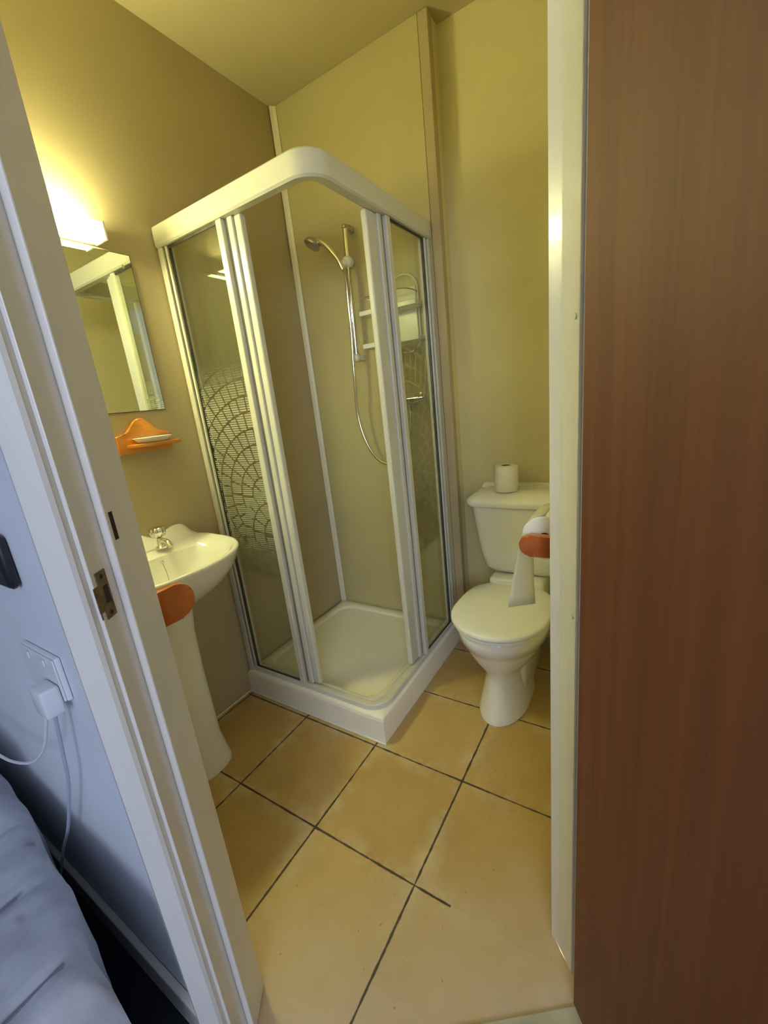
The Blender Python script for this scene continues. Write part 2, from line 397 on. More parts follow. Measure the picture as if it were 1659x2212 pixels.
# bathroom back skirting behind the toilet
struct('baseboard_back', box(BM(), 0.81, 1.469, 0.078, 0.0895, 0.0002, 0.07, 0.003), M['wall'])
struct('baseboard_front', box(BM(), -2.39, 0.868, -1.616, -1.6005, 0.0005, 0.085, 0.004), M['gloss_white'])

# ------------------------------------------------------------------ door frame
fr = thing('trim_6', None, None, (J.x, J.y, 0), 'structure')
LZ = 2.0
link('door_lining', prism(BM(), [D(-0.012, 0), D(-0.012, 0.128), D(-0.032, 0.128), D(-0.032, 0)], 0.001, LZ, 0.001), M['gloss_white'], fr)
link('door_stop', prism(BM(), [D(0, 0), D(0, 0.080), D(-0.0118, 0.080), D(-0.0118, 0)], 0.001, LZ, 0.0025), M['gloss_white'], fr)
# architrave with moulded section, overlapping the bedroom wall corner
ax = [(-0.018, 0.1285), (-0.018, 0.138), (-0.022, 0.143), (-0.040, 0.1455), (-0.054, 0.1455), (-0.060, 0.140), (-0.062, 0.116), (-0.045, 0.108), (-0.033, 0.112), (-0.033, 0.1285)]
link('architrave', prism(BM(), [D(a, b) for a, b in ax], 0.001, LZ+0.04), M['gloss_white'], fr)
# right side
Q = lambda t, s: D(OPEN+t, s)
link('door_lining', prism(BM(), [Q(0.016, 0.045), Q(0.016, 0.112), Q(0.030, 0.112), Q(0.030, 0.0), Q(0.014, 0.0)], 0.001, LZ, 0.001), M['gloss_white'], fr)
P1 = Vector((1.446, -1.104)); P2 = Vector((1.4755, -1.1395))
st = [J2, P1, P2, P2 + T*0.012, Vector((1.462, -1.110)) + T*0.004, J2 + T*0.013]
link('door_stop', prism(BM(), st, 0.001, LZ, 0.0018), M['gloss_white'], fr)
link('architrave', prism(BM(), [Q(0.050, 0.113), Q(0.050, 0.130), Q(0.095, 0.130), Q(0.095, 0.113)], 0.001, LZ+0.04, 0.003), M['gloss_white'], fr)
# head
link('door_lining', prism(BM(), [D(-0.03, 0), D(OPEN+0.03, 0), D(OPEN+0.03, 0.112), D(-0.03, 0.112)], LZ+0.001, LZ+0.029), M['gloss_white'], fr)
link('architrave', prism(BM(), [D(-0.06, 0.129), D(OPEN+0.09, 0.131), D(OPEN+0.09, 0.146), D(-0.06, 0.146)], LZ+0.0405, LZ+0.085, 0.003), M['gloss_white'], fr)
# keep: tarnished latch plate in the rebate, with a lip round the edge, hole and slot as dark patches painted for their shade
rot = Matrix(((T.x, N.x, 0, J.x), (T.y, N.y, 0, J.y), (0, 0, 1, 0), (0, 0, 0, 1)))
def dbox(t0, t1, s0, s1, z0, z1, bev=0.0):
    b = box(BM(), t0, t1, s0, s1, z0, z1, bev); b.transform(rot); return b
def dplate(outline, t0, t1):
    b = slab(BM(), outline, 'x', t0, t1); b.transform(rot); return b
pl = [(0.098, 1.018), (0.120, 1.018), (0.120, 1.032), (0.131, 1.032), (0.131, 1.070), (0.120, 1.070), (0.120, 1.088), (0.098, 1.088)]
sp = link('strike_plate', dplate(pl, -0.0119, -0.0104), M['brass_old'], fr)
link('latch_hole_shade', dbox(-0.0104, -0.0100, 0.102, 0.112, 1.040, 1.066), M['dark_hole'], sp)
for z in (1.025, 1.080):
    b = lathe(BM(), [(0.0035, 0), (0.0030, 0.0008), (0.001, 0.001)], (0, 0, 0), 12, Vector((1, 0, 0)))
    b.transform(Matrix.Translation((-0.0104, 0.109, z))); b.transform(rot); link('screw', b, M['dark_hole'], sp)
link('bolt_slot_shade', dbox(-0.0004, 0.0006, 0.062, 0.071, 1.120, 1.162), M['dark_hole'], fr)
for s, z, w_ in ((0.1285, 1.043, .003), (0.1285, 1.022, .004)):
    link('paint_chip', dbox(-0.0128, -0.0115, s-0.001, s+0.0006, z, z+0.012), M['card'], fr)
for z in (1.36, 0.885):
    b = lathe(BM(), [(0.0045, 0), (0.004, 0.0007)], (0, 0, 0), 12, -Vector((T.x, T.y, 0)))
    p = Vector((1.468, -1.131)); b.transform(Matrix.Translation((p.x, p.y, z))); link('filled_screw', b, M['bead'], fr)

# ------------------------------------------------------------------ the open brown door
A = Vector((1.4875, -1.1925)); th = math.radians(3)
dn = Vector((N.x*math.cos(th)+T.x*math.sin(th), N.y*math.cos(th)+T.y*math.sin(th))); dt = Vector((-dn.y, dn.x))
if dt.dot(T) < 0: dt = -dt
door = thing('door_1', None, None, (A.x, A.y, 0.012), 'structure')
fp = [A, A+dn*0.68, A+dn*0.68+dt*0.038, A+dt*0.038]
link('door_leaf', prism(BM(), fp, 0.012, 1.985, 0.0008), M['door'], door)
for z in (0.25, 1.0, 1.70):
    hp = A - dn*0.006 + dt*0.030
    h = link('hinge', cyl(BM(), (hp.x, hp.y, z), (hp.x, hp.y, z+0.075), 0.005, 12), M['dull_chrome'], door, True)
hp = A + dn*0.62
hd = BM(); p = hp - dt*0.045
cyl(hd, (hp.x, hp.y, 1.0), (p.x, p.y, 1.0), 0.009, 16); q = p - dn*0.11
cyl(hd, (p.x, p.y, 1.0), (q.x, q.y, 1.0), 0.008, 16)
link('door_handle', hd, M['chrome'], door, True)
# threshold strip
tag(link('threshold_strip', prism(BM(), [D(-0.008, 0.1240), D(OPEN+0.035, 0.1240), D(OPEN+0.035, 0.168), D(-0.008, 0.168)], 0.0003, 0.005, 0.0015), M['threshold']),
    'pale metal threshold strip on the floor across the doorway, beside the brown door', 'threshold strip')

# ------------------------------------------------------------------ shower tray
tr = thing('shower_tray', 'square white shower tray on a raised white plinth in the wall corner', 'shower tray', (0.38, -0.38, 0))
bm = BM()
cx, cy = 0.3855, -0.388
rings = [rrect(cx, cy, 0.3785, 0.379, 0.004, 0.112-0.012), rrect(cx, cy, 0.3785, 0.379, 0.005, 0.108), rrect(cx, cy, 0.3755, 0.376, 0.006, 0.112),
         rrect(0.365, -0.375, 0.318, 0.322, 0.085, 0.112), rrect(0.365, -0.375, 0.312, 0.316, 0.085, 0.108),
         rrect(0.365, -0.375, 0.290, 0.294, 0.09, 0.066), rrect(0.365, -0.375, 0.275, 0.279, 0.09, 0.058), rrect(0.365, -0.375, 0.04, 0.04, 0.035, 0.054)]
loft(bm, rings)
link('basin', bm, M['tray'], tr, True, 50)
bm = BM()
prism(bm, [(0.0008, -0.752), (0.748, -0.752), (0.748, -0.001), (0.765, -0.001), (0.765, -0.769), (0.0008, -0.769)], 0.0005, 0.0995, 0.0008)
link('plinth_panel', bm, M['tray'], tr)
b = lathe(BM(), [(0.042, 0), (0.042, 0.003), (0.036, 0.006), (0.02, 0.008)], (0.12, -0.12, 0.0592), 24)
link('drain_cover', b, M['chrome'], tr, True)

# ------------------------------------------------------------------ shower enclosure
en = thing('shower_enclosure', 'white framed corner-entry shower enclosure with sliding glass doors standing on the tray', 'shower enclosure', (0.38, -0.38, 0.112))
def Lpath(o, r, k=10):
    """L path from the left wall round the front corner to the back wall, outer face at o"""
    pts = [(0.0066, -o), (o-r, -o)]
    for i in range(1, k): 
        a = -PI/2 + (PI/2)*i/k; pts.append((o-r+r*math.cos(a), -(o-r)+r*math.sin(a)))
    pts += [(o, -(o-r)), (o, -0.0100)]
    return pts
hz0, hz1 = 1.897, 1.968
prof = [(0, hz0+0.006), (0, hz1-0.006), (-0.006, hz1), (-0.045, hz1), (-0.050, hz1-0.004), (-0.050, hz0+0.010), (-0.036, hz0+0.008), (-0.032, hz0), (-0.006, hz0)]
link('head_rail', sweep(BM(), Lpath(0.762, 0.085), prof), M['frame_white'], en, True, 35)
bz0, bz1 = 0.1125, 0.136
prof = [(0, bz0), (0, bz1-0.004), (-0.004, bz1), (-0.020, bz1), (-0.022, bz1-0.008), (-0.034, bz1-0.008), (-0.038, bz1-0.003), (-0.044, bz1-0.003), (-0.044, bz0)]
link('sill_rail', sweep(BM(), Lpath(0.750, 0.085), prof), M['frame_white'], en, True, 35)
zt, zb = hz0-0.0005, bz1+0.0005
def post(name, side, a0, a1, d0, d1, mat=M['frame_white'], z0=zb, z1=zt, bev=0.003, parent=None):
    """upright on the left (plane y) or right (plane x) side: a along the side from the wall, d = distance from the room corner axes"""
    b = BM()
    if side == 'L': box(b, a0, a1, -d1, -d0, z0, z1, bev)
    else: box(b, d0, d1, -a1, -a0, z0, z1, bev)
    return link(name, b, mat, parent or en)
for side in 'LR':
    w0 = 0.0066 if side == 'L' else 0.0098
    post('wall_channel', side, w0, 0.034, 0.712, 0.757, z0=0.1125)
    post('wall_seal', side, 0.0345, 0.042, 0.722, 0.748, M['seal'], bev=0.001)
    post('frame_stile', side, 0.0425, 0.054, 0.720, 0.752, M['frame_white'])
    post('seal_strip', side, 0.0545, 0.059, 0.734, 0.746, M['seal'], bev=0.0005)
    # fixed pane and its stile
    post('fixed_stile', side, 0.335, 0.362, 0.728, 0.754)
    b = BM()
    if side == 'L': box(b, 0.0595, 0.3345, -0.7435, -0.7395, zb, zt)
    else: box(b, 0.7395, 0.7435, -0.3345, -0.0595, zb, zt)
    gp = link('fixed_pane', b, M['glass'], en)
    # head and sill seals of the fixed pane
    for nm, z0, z1 in (('pane_seal', zt-0.009, zt-0.0003), ('pane_seal', zb+0.0003, zb+0.009)):
        b = BM()
        if side == 'L': box(b, 0.0595, 0.3345, -0.7470, -0.7440, z0, z1)
        else: box(b, 0.7440, 0.7470, -0.3345, -0.0595, z0, z1)
        link(nm, b, M['seal'], en)
    # sliding door pushed behind the fixed pane
    post('door_groove', side, 0.3625, 0.376, 0.712, 0.738, M['groove'], z0=zb+0.006, bev=0.001)
    b = BM()
    if side == 'L':
        box(b, 0.3765, 0.400, -0.742, -0.706, zb+0.005, zt, 0.004); box(b, 0.4005, 0.432, -0.734, -0.710, zb+0.005, zt, 0.006)
    else:
        box(b, 0.706, 0.742, -0.400, -0.3765, zb+0.005, zt, 0.004); box(b, 0.710, 0.734, -0.462, -0.4005, zb+0.005, zt, 0.006)
    ds = link('sliding_door', b, M['frame_white'], en)
    b = BM()
    if side == 'L': box(b, 0.070, 0.3763, -0.7265, -0.7225, zb+0.012, zt)
    else: box(b, 0.7225, 0.7265, -0.3763, -0.070, zb+0.012, zt)
    link('door_pane', b, M['glass'], ds)
    # etched fan print on the fixed pane: curved cobble cells
    b = BM()
    cells = []
    def ringcell(cu, cz, r0, r1, a0, a1, k=4):
        pts = [(cu+r0*math.cos(a0+(a1-a0)*i/k), cz+r0*math.sin(a0+(a1-a0)*i/k)) for i in range(k+1)]
        pts += [(cu+r1*math.cos(a1-(a1-a0)*i/k), cz+r1*math.sin(a1-(a1-a0)*i/k)) for i in range(k+1)]
        return pts
    rnd = random.Random(5 if side == 'L' else 9)
    fans = [(0.335, 0.96, 0.60), (0.36, 0.80, 0.30), (0.30, 0.66, 0.22), (0.10, 0.56, 0.2)]
    def inside_later(u, z, idx):
        for j in range(idx+1, len(fans)):
            fu, fz, fr_ = fans[j]
            if math.hypot(u-fu, z-fz) < fr_*0.62 and z < fz+fr_*0.6: return True
        return False
    G = 0.0036
    for idx, (fu, fz, fR) in enumerate(fans):
        r = 0.022
        while r < fR:
            dr = 0.060 + rnd.uniform(-0.004, 0.004); na = max(5, int(2*PI*(r+dr/2)/0.044)); off = rnd.random()
            for i in range(na):
                jit = rnd.uniform(-0.06, 0.06)
                a0 = 2*PI*(i+off)/na; a1 = 2*PI*(i+1+off)/na; g = G/(r+dr/2)
                am = (a0+a1)/2; um, zm = fu+(r+dr/2)*math.cos(am), fz+(r+dr/2)*math.sin(am)
                if inside_later(um, zm, idx): continue
                if idx and math.hypot(um-fu, zm-fz) > fR*0.62+0.03: continue
                poly = ringcell(fu, fz, r+G, r+dr-G, a0+g, a1-g)
                if not all(0.062 <= u <= 0.333 and 0.62 <= z <= 1.47 for u, z in poly): 
                    poly = [(min(max(u, 0.062), 0.333), min(max(z, 0.62), 1.47)) for u, z in poly]
                    ar = abs(sum(poly[k][0]*poly[(k+1) % len(poly)][1]-poly[(k+1) % len(poly)][0]*poly[k][1] for k in range(len(poly))))/2
                    if ar < 6e-5: continue
                vs = [b.verts.new((u, -0.7440, z) if side == 'L' else (0.7440, -u, z)) for u, z in poly]
                try: b.faces.new(vs)
                except ValueError: pass
            r += dr
    bmesh.ops.remove_doubles(b, verts=b.verts, dist=1e-6)
    bmesh.ops.dissolve_degenerate(b, edges=b.edges, dist=1e-6)
    link('etched_print', b, M['print'] if side == 'L' else M['print_pale'], gp)

# ------------------------------------------------------------------ riser rail, handset, hose, valve
rl = thing('shower_riser_rail', 'chrome riser rail with cream slider fixed to the back wall of the shower', 'shower rail', (0.36, -0.006, 1.48))
RX, RY = 0.366, -0.066
link('rail', cyl(BM(), (RX+0.010, RY, 2.045), (RX-0.008, RY, 1.47), 0.0118, 20), M['chrome'], rl, True)
for z, dx in ((2.035, 0.010), (1.485, -0.007)):
    b = BM(); box(b, RX+dx-0.012, RX+dx+0.012, RY+0.004, -0.0062, z-0.012, z+0.012, 0.005)
    sphere(b, (RX+dx, RY-0.004, z), 0.019 if z < 1.8 else 0.0125, 10)
    link('wall_bracket', b, M['plastic_cream'] if z < 1.8 else M['dull_chrome'], rl, True)
b = BM(); sphere(b, (RX+0.005, RY, 1.895), 0.027, 12, 1, 1, 0.95); cyl(b, (RX+0.006, RY-0.01, 1.893), (RX-0.010, RY-0.042, 1.880), 0.017, 16, 0.013)
link('slider', b, M['plastic_cream'], rl, True)
hs = thing('shower_handset', 'chrome hand shower with grey round head held in the slider of the riser rail', 'shower head', (0.345, -0.115, 1.88))
hpts = spline([(0.368, -0.104, 1.858), (0.352, -0.112, 1.900), (0.322, -0.121, 1.945), (0.288, -0.126, 1.980), (0.252, -0.127, 1.995)], 6)
link('handle', tube(BM(), hpts, [0.010 + 0.004*i/len(hpts) for i in range(len(hpts))], 16), M['chrome'], hs, True)
hc = Vector((0.235, -0.130, 1.992)); hax = Vector((-0.35, -0.45, -0.82)).normalized()
link('head', lathe(BM(), [(0.010, -0.022), (0.020, -0.018), (0.034, -0.004), (0.037, 0.006), (0.037, 0.012), (0.033, 0.015), (0.010, 0.015)], hc, 28, hax), M['dull_chrome'], hs, True, 60)
sv = thing('shower_valve', 'chrome bar mixer valve low on the back wall behind the right shower pane', 'shower valve', (0.64, -0.006, 1.27))
b = BM(); cyl(b, (0.565, -0.050, 1.262), (0.668, -0.050, 1.266), 0.019, 24); link('body', b, M['chrome'], sv, True)
b = lathe(BM(), [(0.034, 0), (0.034, 0.006), (0.024, 0.012), (0.016, 0.030)], (0.600, -0.0062, 1.262), 28, Vector((0, -1, 0))); link('wall_flange', b, M['dull_chrome'], sv, True, 50)
b = BM(); cyl(b, (0.6685, -0.050, 1.266), (0.700, -0.050, 1.268), 0.012, 20); cyl(b, (0.690, -0.050, 1.268), (0.694, -0.086, 1.288), 0.006, 12); link('lever', b, M['chrome'], sv, True)
b = BM(); cyl(b, (0.615, -0.050, 1.2425), (0.615, -0.050, 1.214), 0.010, 16); link('outlet', b, M['dull_chrome'], sv, True)
hose = spline([(0.370, -0.102, 1.856), (0.371, -0.098, 1.80), (0.367, -0.095, 1.68), (0.362, -0.095, 1.56), (0.354, -0.095, 1.46), (0.348, -0.092, 1.36),
               (0.338, -0.088, 1.25), (0.350, -0.084, 1.14), (0.384, -0.080, 1.045), (0.428, -0.076, 0.990), (0.485, -0.072, 0.965), (0.540, -0.066, 0.985), (0.590, -0.058, 1.06), (0.612, -0.052, 1.15), (0.615, -0.050, 1.212)], 10)
tag(link('shower_hose', tube(BM(), hose, 0.0062, 12), M['chrome'], None, True),
    'chrome flexible hose looping from the hand shower down to the valve', 'hose')

# ------------------------------------------------------------------ shower caddy
cd_ = thing('shower_caddy', 'white plastic hanging shower caddy with two shelves on the back wall behind the right pane', 'shower caddy', (0.59, -0.01, 1.64))
ol = []
for i in range(41):
    a = PI*i/40; ol.append((0.612+0.070*math.cos(a), -0.014, 1.735+0.062*math.sin(a)))
for i in range(41):
    a = PI + PI*i/40; ol.append((0.612+0.070*math.cos(a), -0.014, 1.535+0.062*math.sin(a)))
ol.append(ol[0])
link('loop_frame', tube(BM(), ol, 0.004, 8), M['plastic_cream'], cd_, True)
ol2 = [(0.445+(p[0]-0.612)*0.62, p[1], p[2]) for p in ol]
def tray_shelf(z):
    b = BM(); box(b, 0.425, 0.712, -0.100, -0.018, z, z+0.005, 0.002)
    box(b, 0.425, 0.712, -0.103, -0.097, z, z+0.020, 0.002)
    box(b, 0.425, 0.431, -0.097, -0.018, z+0.005, z+0.018, 0.002); box(b, 0.706, 0.712, -0.097, -0.018, z+0.005, z+0.018, 0.002)
    return b
link('shelf', tray_shelf(1.652), M['plastic_white'], cd_)
link('shelf', tray_shelf(1.512), M['plastic_white'], cd_)
for x in (0.470, 0.545):
    link('upright', box(BM(), x, x+0.012, -0.014, -0.008, 1.48, 1.75, 0.002), M['plastic_cream'], cd_)
link('back_panel', box(BM(), 0.556, 0.672, -0.0135, -0.0075, 1.525, 1.660, 0.004), M['plastic_white'], cd_)
link('back_panel', box(BM(), 0.556, 0.672, -0.0135, -0.0075, 1.672, 1.745, 0.004), M['plastic_cream'], cd_)
hoop = [(0.612+0.072*math.cos(PI*i/16), -0.020-0.078*math.sin(PI*i/16), 1.715+0.012*math.sin(PI*i/16)) for i in range(17)]
link('hoop', tube(BM(), hoop, 0.0028, 8), M['dull_chrome'], cd_, True)
hk = spline([(0.515, -0.020, 1.745), (0.500, -0.06, 1.735), (0.455, -0.085, 1.728), (0.470, -0.09, 1.715), (0.505, -0.06, 1.712)], 5)
link('hook', tube(BM(), hk, 0.0026, 8), M['dull_chrome'], cd_, True)

# ------------------------------------------------------------------ toilet
wc = thing('toilet', 'white ceramic close-coupled toilet with closed lid against the back wall', 'toilet', (1.10, -0.2, 0))
TXc = 1.103
def oval(cx, y0, y1, hw, z, n=56, pw=2.0, back=2.6, tip=0.0):
    """egg ring: y0 = front (negative), y1 = back"""
    cy = y0 + (y1-y0)*0.44; pts = []
    for i in range(n):
        a = 2*PI*i/n; c, s = math.cos(a), math.sin(a)
        e = pw if s < 0 else back
        x = hw*math.copysign(abs(c)**(2/e), c); y = (cy-y0 if s < 0 else y1-cy)*math.copysign(abs(s)**(2/e), s)
        pts.append((cx+x, cy+y, z))
    return pts
rings = [oval(TXc, -0.512, -0.085, 0.100, 0.001), oval(TXc, -0.512, -0.085, 0.100, 0.012), oval(TXc, -0.490, -0.09, 0.090, 0.05), oval(TXc, -0.472, -0.10, 0.078, 0.11),
         oval(TXc, -0.462, -0.10, 0.073, 0.155), oval(TXc, -0.462, -0.09, 0.078, 0.185), oval(TXc, -0.480, -0.07, 0.105, 0.215), oval(TXc, -0.508, -0.05, 0.132, 0.255),
         oval(TXc, -0.530, -0.04, 0.152, 0.300), oval(TXc, -0.538, -0.04, 0.160, 0.325), oval(TXc, -0.549, -0.04, 0.168, 0.332), oval(TXc, -0.556, -0.04, 0.174, 0.362), oval(TXc, -0.556, -0.04, 0.175, 0.388), oval(TXc, -0.550, -0.045, 0.170, 0.394), oval(TXc, -0.40, -0.15, 0.08, 0.394)]
link('bowl', loft(BM(), rings), M['ceramic'], wc, True, 60)
b = BM(); box(b, TXc-0.118, TXc+0.118, -0.14, 0.06, 0.30, 0.457, 0.016, 3); link('bowl_shelf', b, M['ceramic'], wc, True, 60)
b = BM(); box(b, TXc-0.02, TXc+0.086, -0.355, 0.0, 0.0005, 0.19, 0.035, 5); link('outlet_foot', b, M['ceramic'], wc, True, 60)
rings = [oval(TXc, -0.560, -0.115, 0.176, 0.3965), oval(TXc, -0.566, -0.112, 0.181, 0.400), oval(TXc, -0.566, -0.112, 0.181, 0.407), oval(TXc, -0.560, -0.115, 0.176, 0.411)]
link('seat', loft(BM(), rings), M['plastic_white'], wc, True, 50)
def lid_ring(k, z): return oval(TXc, -0.572+k, -0.118-k, 0.187-k, z, back=3.2)
rings = [lid_ring(0.006, 0.4135), lid_ring(0.0, 0.4165), lid_ring(0.0, 0.425), lid_ring(0.004, 0.430), lid_ring(0.012, 0.4325), lid_ring(0.05, 0.434), lid_ring(0.12, 0.435)]
link('lid', loft(BM(), rings), M['plastic_white'], wc, True, 50)
for x in (-0.075, 0.075):
    b = BM(); cyl(b, (TXc+x-0.016, -0.1005, 0.4375), (TXc+x+0.016, -0.1005, 0.4375), 0.0055, 14); link('seat_hinge', b, M['plastic_white'], wc, True)
CX = 1.118
def rr2(hx, y0, y1, r, z): return rrect(CX, (y0+y1)/2, hx, (y1-y0)/2, r, z, 7)
rings = [rr2(0.10, -0.060, 0.075, 0.04, 0.462), rr2(0.148, -0.085, 0.084, 0.045, 0.468), rr2(0.172, -0.098, 0.088, 0.045, 0.490), rr2(0.186, -0.104, 0.088, 0.042, 0.56), rr2(0.202, -0.110, 0.088, 0.038, 0.68), rr2(0.212, -0.114, 0.088, 0.036, 0.775), rr2(0.15, -0.06, 0.07, 0.03, 0.776)]
link('cistern', loft(BM(), rings), M['ceramic'], wc, True, 50)
b = BM(); box(b, TXc-0.07, TXc+0.07, -0.04, 0.06, 0.4575, 0.4615, 0.001); link('cistern_gasket', b, M['dark_hole'], wc)
rings = [rr2(0.212, -0.112, 0.088, 0.036, 0.7775), rr2(0.231, -0.128, 0.0885, 0.045, 0.7800), rr2(0.238, -0.134, 0.0885, 0.048, 0.792), rr2(0.235, -0.131, 0.0885, 0.046, 0.806), rr2(0.224, -0.120, 0.0885, 0.044, 0.818),
         rr2(0.205, -0.100, 0.082, 0.044, 0.829), rr2(0.180, -0.075, 0.070, 0.04, 0.836), rr2(0.05, -0.02, 0.02, 0.015, 0.838)]
link('cistern_lid', loft(BM(), rings), M['ceramic'], wc, True, 50)
rings = [[(CX-0.205+0.41*i/24, y, z0) for i in range(25)] for y, z0 in ((0.0885, 0.83), (0.0885, 0.846), (0.082, 0.8485), (0.070, 0.8455), (0.050, 0.8385), (0.040, 0.83))]
link('lid_upstand', loft(BM(), rings, False, False, False), M['ceramic'], wc, True, 60)

def toilet_roll(name, label, c, axis, r=0.054, h=0.102, core=0.021):
    t = thing(name, label, 'toilet roll', c)
    prof = [(core, 0.0005), (r-0.003, 0), (r, 0.003), (r, h-0.003), (r-0.003, h), (core, h), (core, 0.0005)]
    b = BM(); q = Vector((0, 0, 1)).rotation_difference(Vector(axis)); n = 40
    rg = [[Vector(c) + q @ Vector((rr*math.cos(2*PI*k/n), rr*math.sin(2*PI*k/n), hh)) for k in range(n)] for rr, hh in prof]
    loft(b, rg, False, False); link('paper', b, M['paper'], t, True, 50)
    rg = [[Vector(c) + q @ Vector((rr*math.cos(2*PI*k/n), rr*math.sin(2*PI*k/n), hh)) for k in range(n)] for rr, hh in ((core-0.0002, 0.002), (core-0.0002, h-0.002), (core-0.0014, h-0.002), (core-0.0014, 0.002))]
    loft(b := BM(), rg + [rg[0]], False, False); link('core', b, M['card'], t, True, 50)
    return t
toilet_roll('toilet_roll', 'white toilet roll standing upright on top of the cistern', (1.052, -0.045, 0.8385), (0, 0, 1), 0.050, 0.112)

# ------------------------------------------------------------------ roll holder on the right wall, with its own roll
HZ = 0.971
def stadium(y_or_x0, x1, z, h, k=12, flat=True):
    """outline in (x,z): rounded at x0, square at x1"""
    x0 = y_or_x0; r = h/2; pts = [(x1, z-r), ]
    for i in range(k+1):
        a = -PI/2 - PI*i/k; pts.append((x0+r+r*math.cos(a), z+r*math.sin(a)))
    pts.append((x1, z+r)); return pts
rh = thing('toilet_roll_holder', 'orange wooden toilet roll holder on the right wall beside the doorway', 'toilet roll holder', (1.469, -0.96, HZ))
for y0 in (-1.040, -0.893):
    link('bracket', slab(BM(), stadium(1.357, 1.452 if y0 < -1 else 1.457, HZ, 0.044), 'y', y0, y0+0.018, 0.004), M['pine_dark'], rh, True, 40)
link('back_board', box(BM(), 1.458, 1.4695, -1.018, -0.872, HZ-0.035, HZ+0.035, 0.003), M['pine_dark'], rh)
link('dowel', cyl(BM(), (1.402, -1.0215, HZ+0.010), (1.402, -0.8935, HZ+0.010), 0.0090, 16), M['pine_dark'], rh, True)
rc = (1.402, -1.0155, HZ+0.010)
hr = toilet_roll('toilet_roll', 'white toilet roll hanging in the wooden holder with a loose strip of paper', rc, (0, 1, 0), 0.0450, 0.104, 0.0115)
b = BM(); rg = []
path = [(rc[0]-0.0458*math.sin(a), rc[2]+0.0458*math.cos(a)) for a in [PI*0.0+PI*0.5*i/14 for i in range(15)]]
for x, z in [(-0.004, -0.02), (-0.012, -0.06), (-0.020, -0.10), (-0.027, -0.14), (-0.031, -0.165)]: path.append((rc[0]-0.0458+x, rc[2]+z))
for x, z in path:
    s_ = max(0.0, (rc[2]-z)/0.165)
    rg.append([(x+0.034*s_*j/6, rc[1]+0.002+0.100*j/6, z-0.035*s_*j/6) for j in range(7)])
loft(b, rg, False, False, False)
lp = link('loose_sheet', b, M['sheet'], hr, True)
md = lp.modifiers.new('thickness', 'SOLIDIFY'); md.thickness = 0.0005

# ------------------------------------------------------------------ wall-hung basin on pedestal
SY = -1.150
sk = thing('sink', 'white ceramic pedestal basin on the left wall under the mirror', 'sink', (0.2, SY, 0))
NB = 72
def srg(xc, af, ab, hw, z, yc=SY, ex=2.25, exb=3.2, xmin=0.002):
    pts = []
    for i in range(NB):
        a = 2*PI*i/NB; c, s = math.cos(a), math.sin(a); e = ex if c > 0 else exb
        x = xc + (af if c > 0 else ab)*math.copysign(abs(c)**(2/e), c); y = yc + hw*math.copysign(abs(s)**(2/e), s)
        pts.append((max(x, xmin), y, z))
    return pts
rings = [srg(0.15, 0.06, 0.09, 0.07, 0.655), srg(0.155, 0.10, 0.13, 0.11, 0.662), srg(0.16, 0.165, 0.158, 0.185, 0.700), srg(0.165, 0.210, 0.163, 0.235, 0.740), srg(0.17, 0.238, 0.168, 0.268, 0.785),
         srg(0.17, 0.252, 0.168, 0.283, 0.822), srg(0.17, 0.256, 0.168, 0.288, 0.832), srg(0.17, 0.254, 0.168, 0.286, 0.838), srg(0.17, 0.248, 0.168, 0.280, 0.841), srg(0.17, 0.238, 0.168, 0.270, 0.838),
         srg(0.235, 0.160, 0.118, 0.232, 0.826), srg(0.235, 0.150, 0.110, 0.215, 0.790), srg(0.235, 0.125, 0.095, 0.175, 0.735), srg(0.235, 0.075, 0.065, 0.10, 0.705), srg(0.235, 0.02, 0.02, 0.02, 0.700)]
# the deck behind the bowl is lifted toward the wall
for r in rings[7:10]:
    for i, p in enumerate(r):
        k = max(0.0, min(1.0, (0.16-p[0])/0.12)); r[i] = (p[0], p[1], p[2] + 0.008*k)
link('basin', loft(BM(), rings), M['ceramic'], sk, True, 60)
# moulded upstand: low sides swelling to a soap hump on each side of the middle
b = BM(); rg = []
def hump(y):
    d = abs(y-SY); h = 0.012 + 0.040*math.exp(-((d-0.0)/0.10)**4) + 0.030*max(0.0, 1-((d-0.205)/0.075)**2 if abs(d-0.205) < 0.075 else 0)
    return h * (1.0 if d < 0.24 else max(0.0, 1-(d-0.24)/0.03))
ny = 60
for i in range(ny+1):
    y = SY - 0.268 + 0.536*i/ny; h = hump(y)
    rg.append([(0.0022, y, 0.840), (0.0022, y, 0.848+h), (0.008, y, 0.852+h), (0.018, y, 0.850+h*0.9), (0.028, y, 0.846+h*0.45), (0.045, y, 0.8445+h*0.08), (0.050, y, 0.840)])
link('upstand', loft(b, rg, True, True), M['ceramic'], sk, True, 60)
rings = []
def pedr(hx, hy, z, xc=0.150, k=NB):
    pts = []
    for i in range(k):
        a = 2*PI*i/k; c, s = math.cos(a), math.sin(a)
        pts.append((max(0.03, xc + hx*math.copysign(abs(c)**(2/2.6), c)), SY + hy*math.copysign(abs(s)**(2/2.6), s), z))
    return pts
for hx, hy, z in ((0.113, 0.100, 0.001), (0.113, 0.100, 0.012), (0.103, 0.092, 0.05), (0.090, 0.082, 0.12), (0.088, 0.080, 0.40), (0.090, 0.084, 0.56), (0.098, 0.095, 0.640), (0.085, 0.08, 0.650)):
    rings.append(pedr(hx, hy, z))
link('pedestal', loft(BM(), rings), M['ceramic'], sk, True, 60)
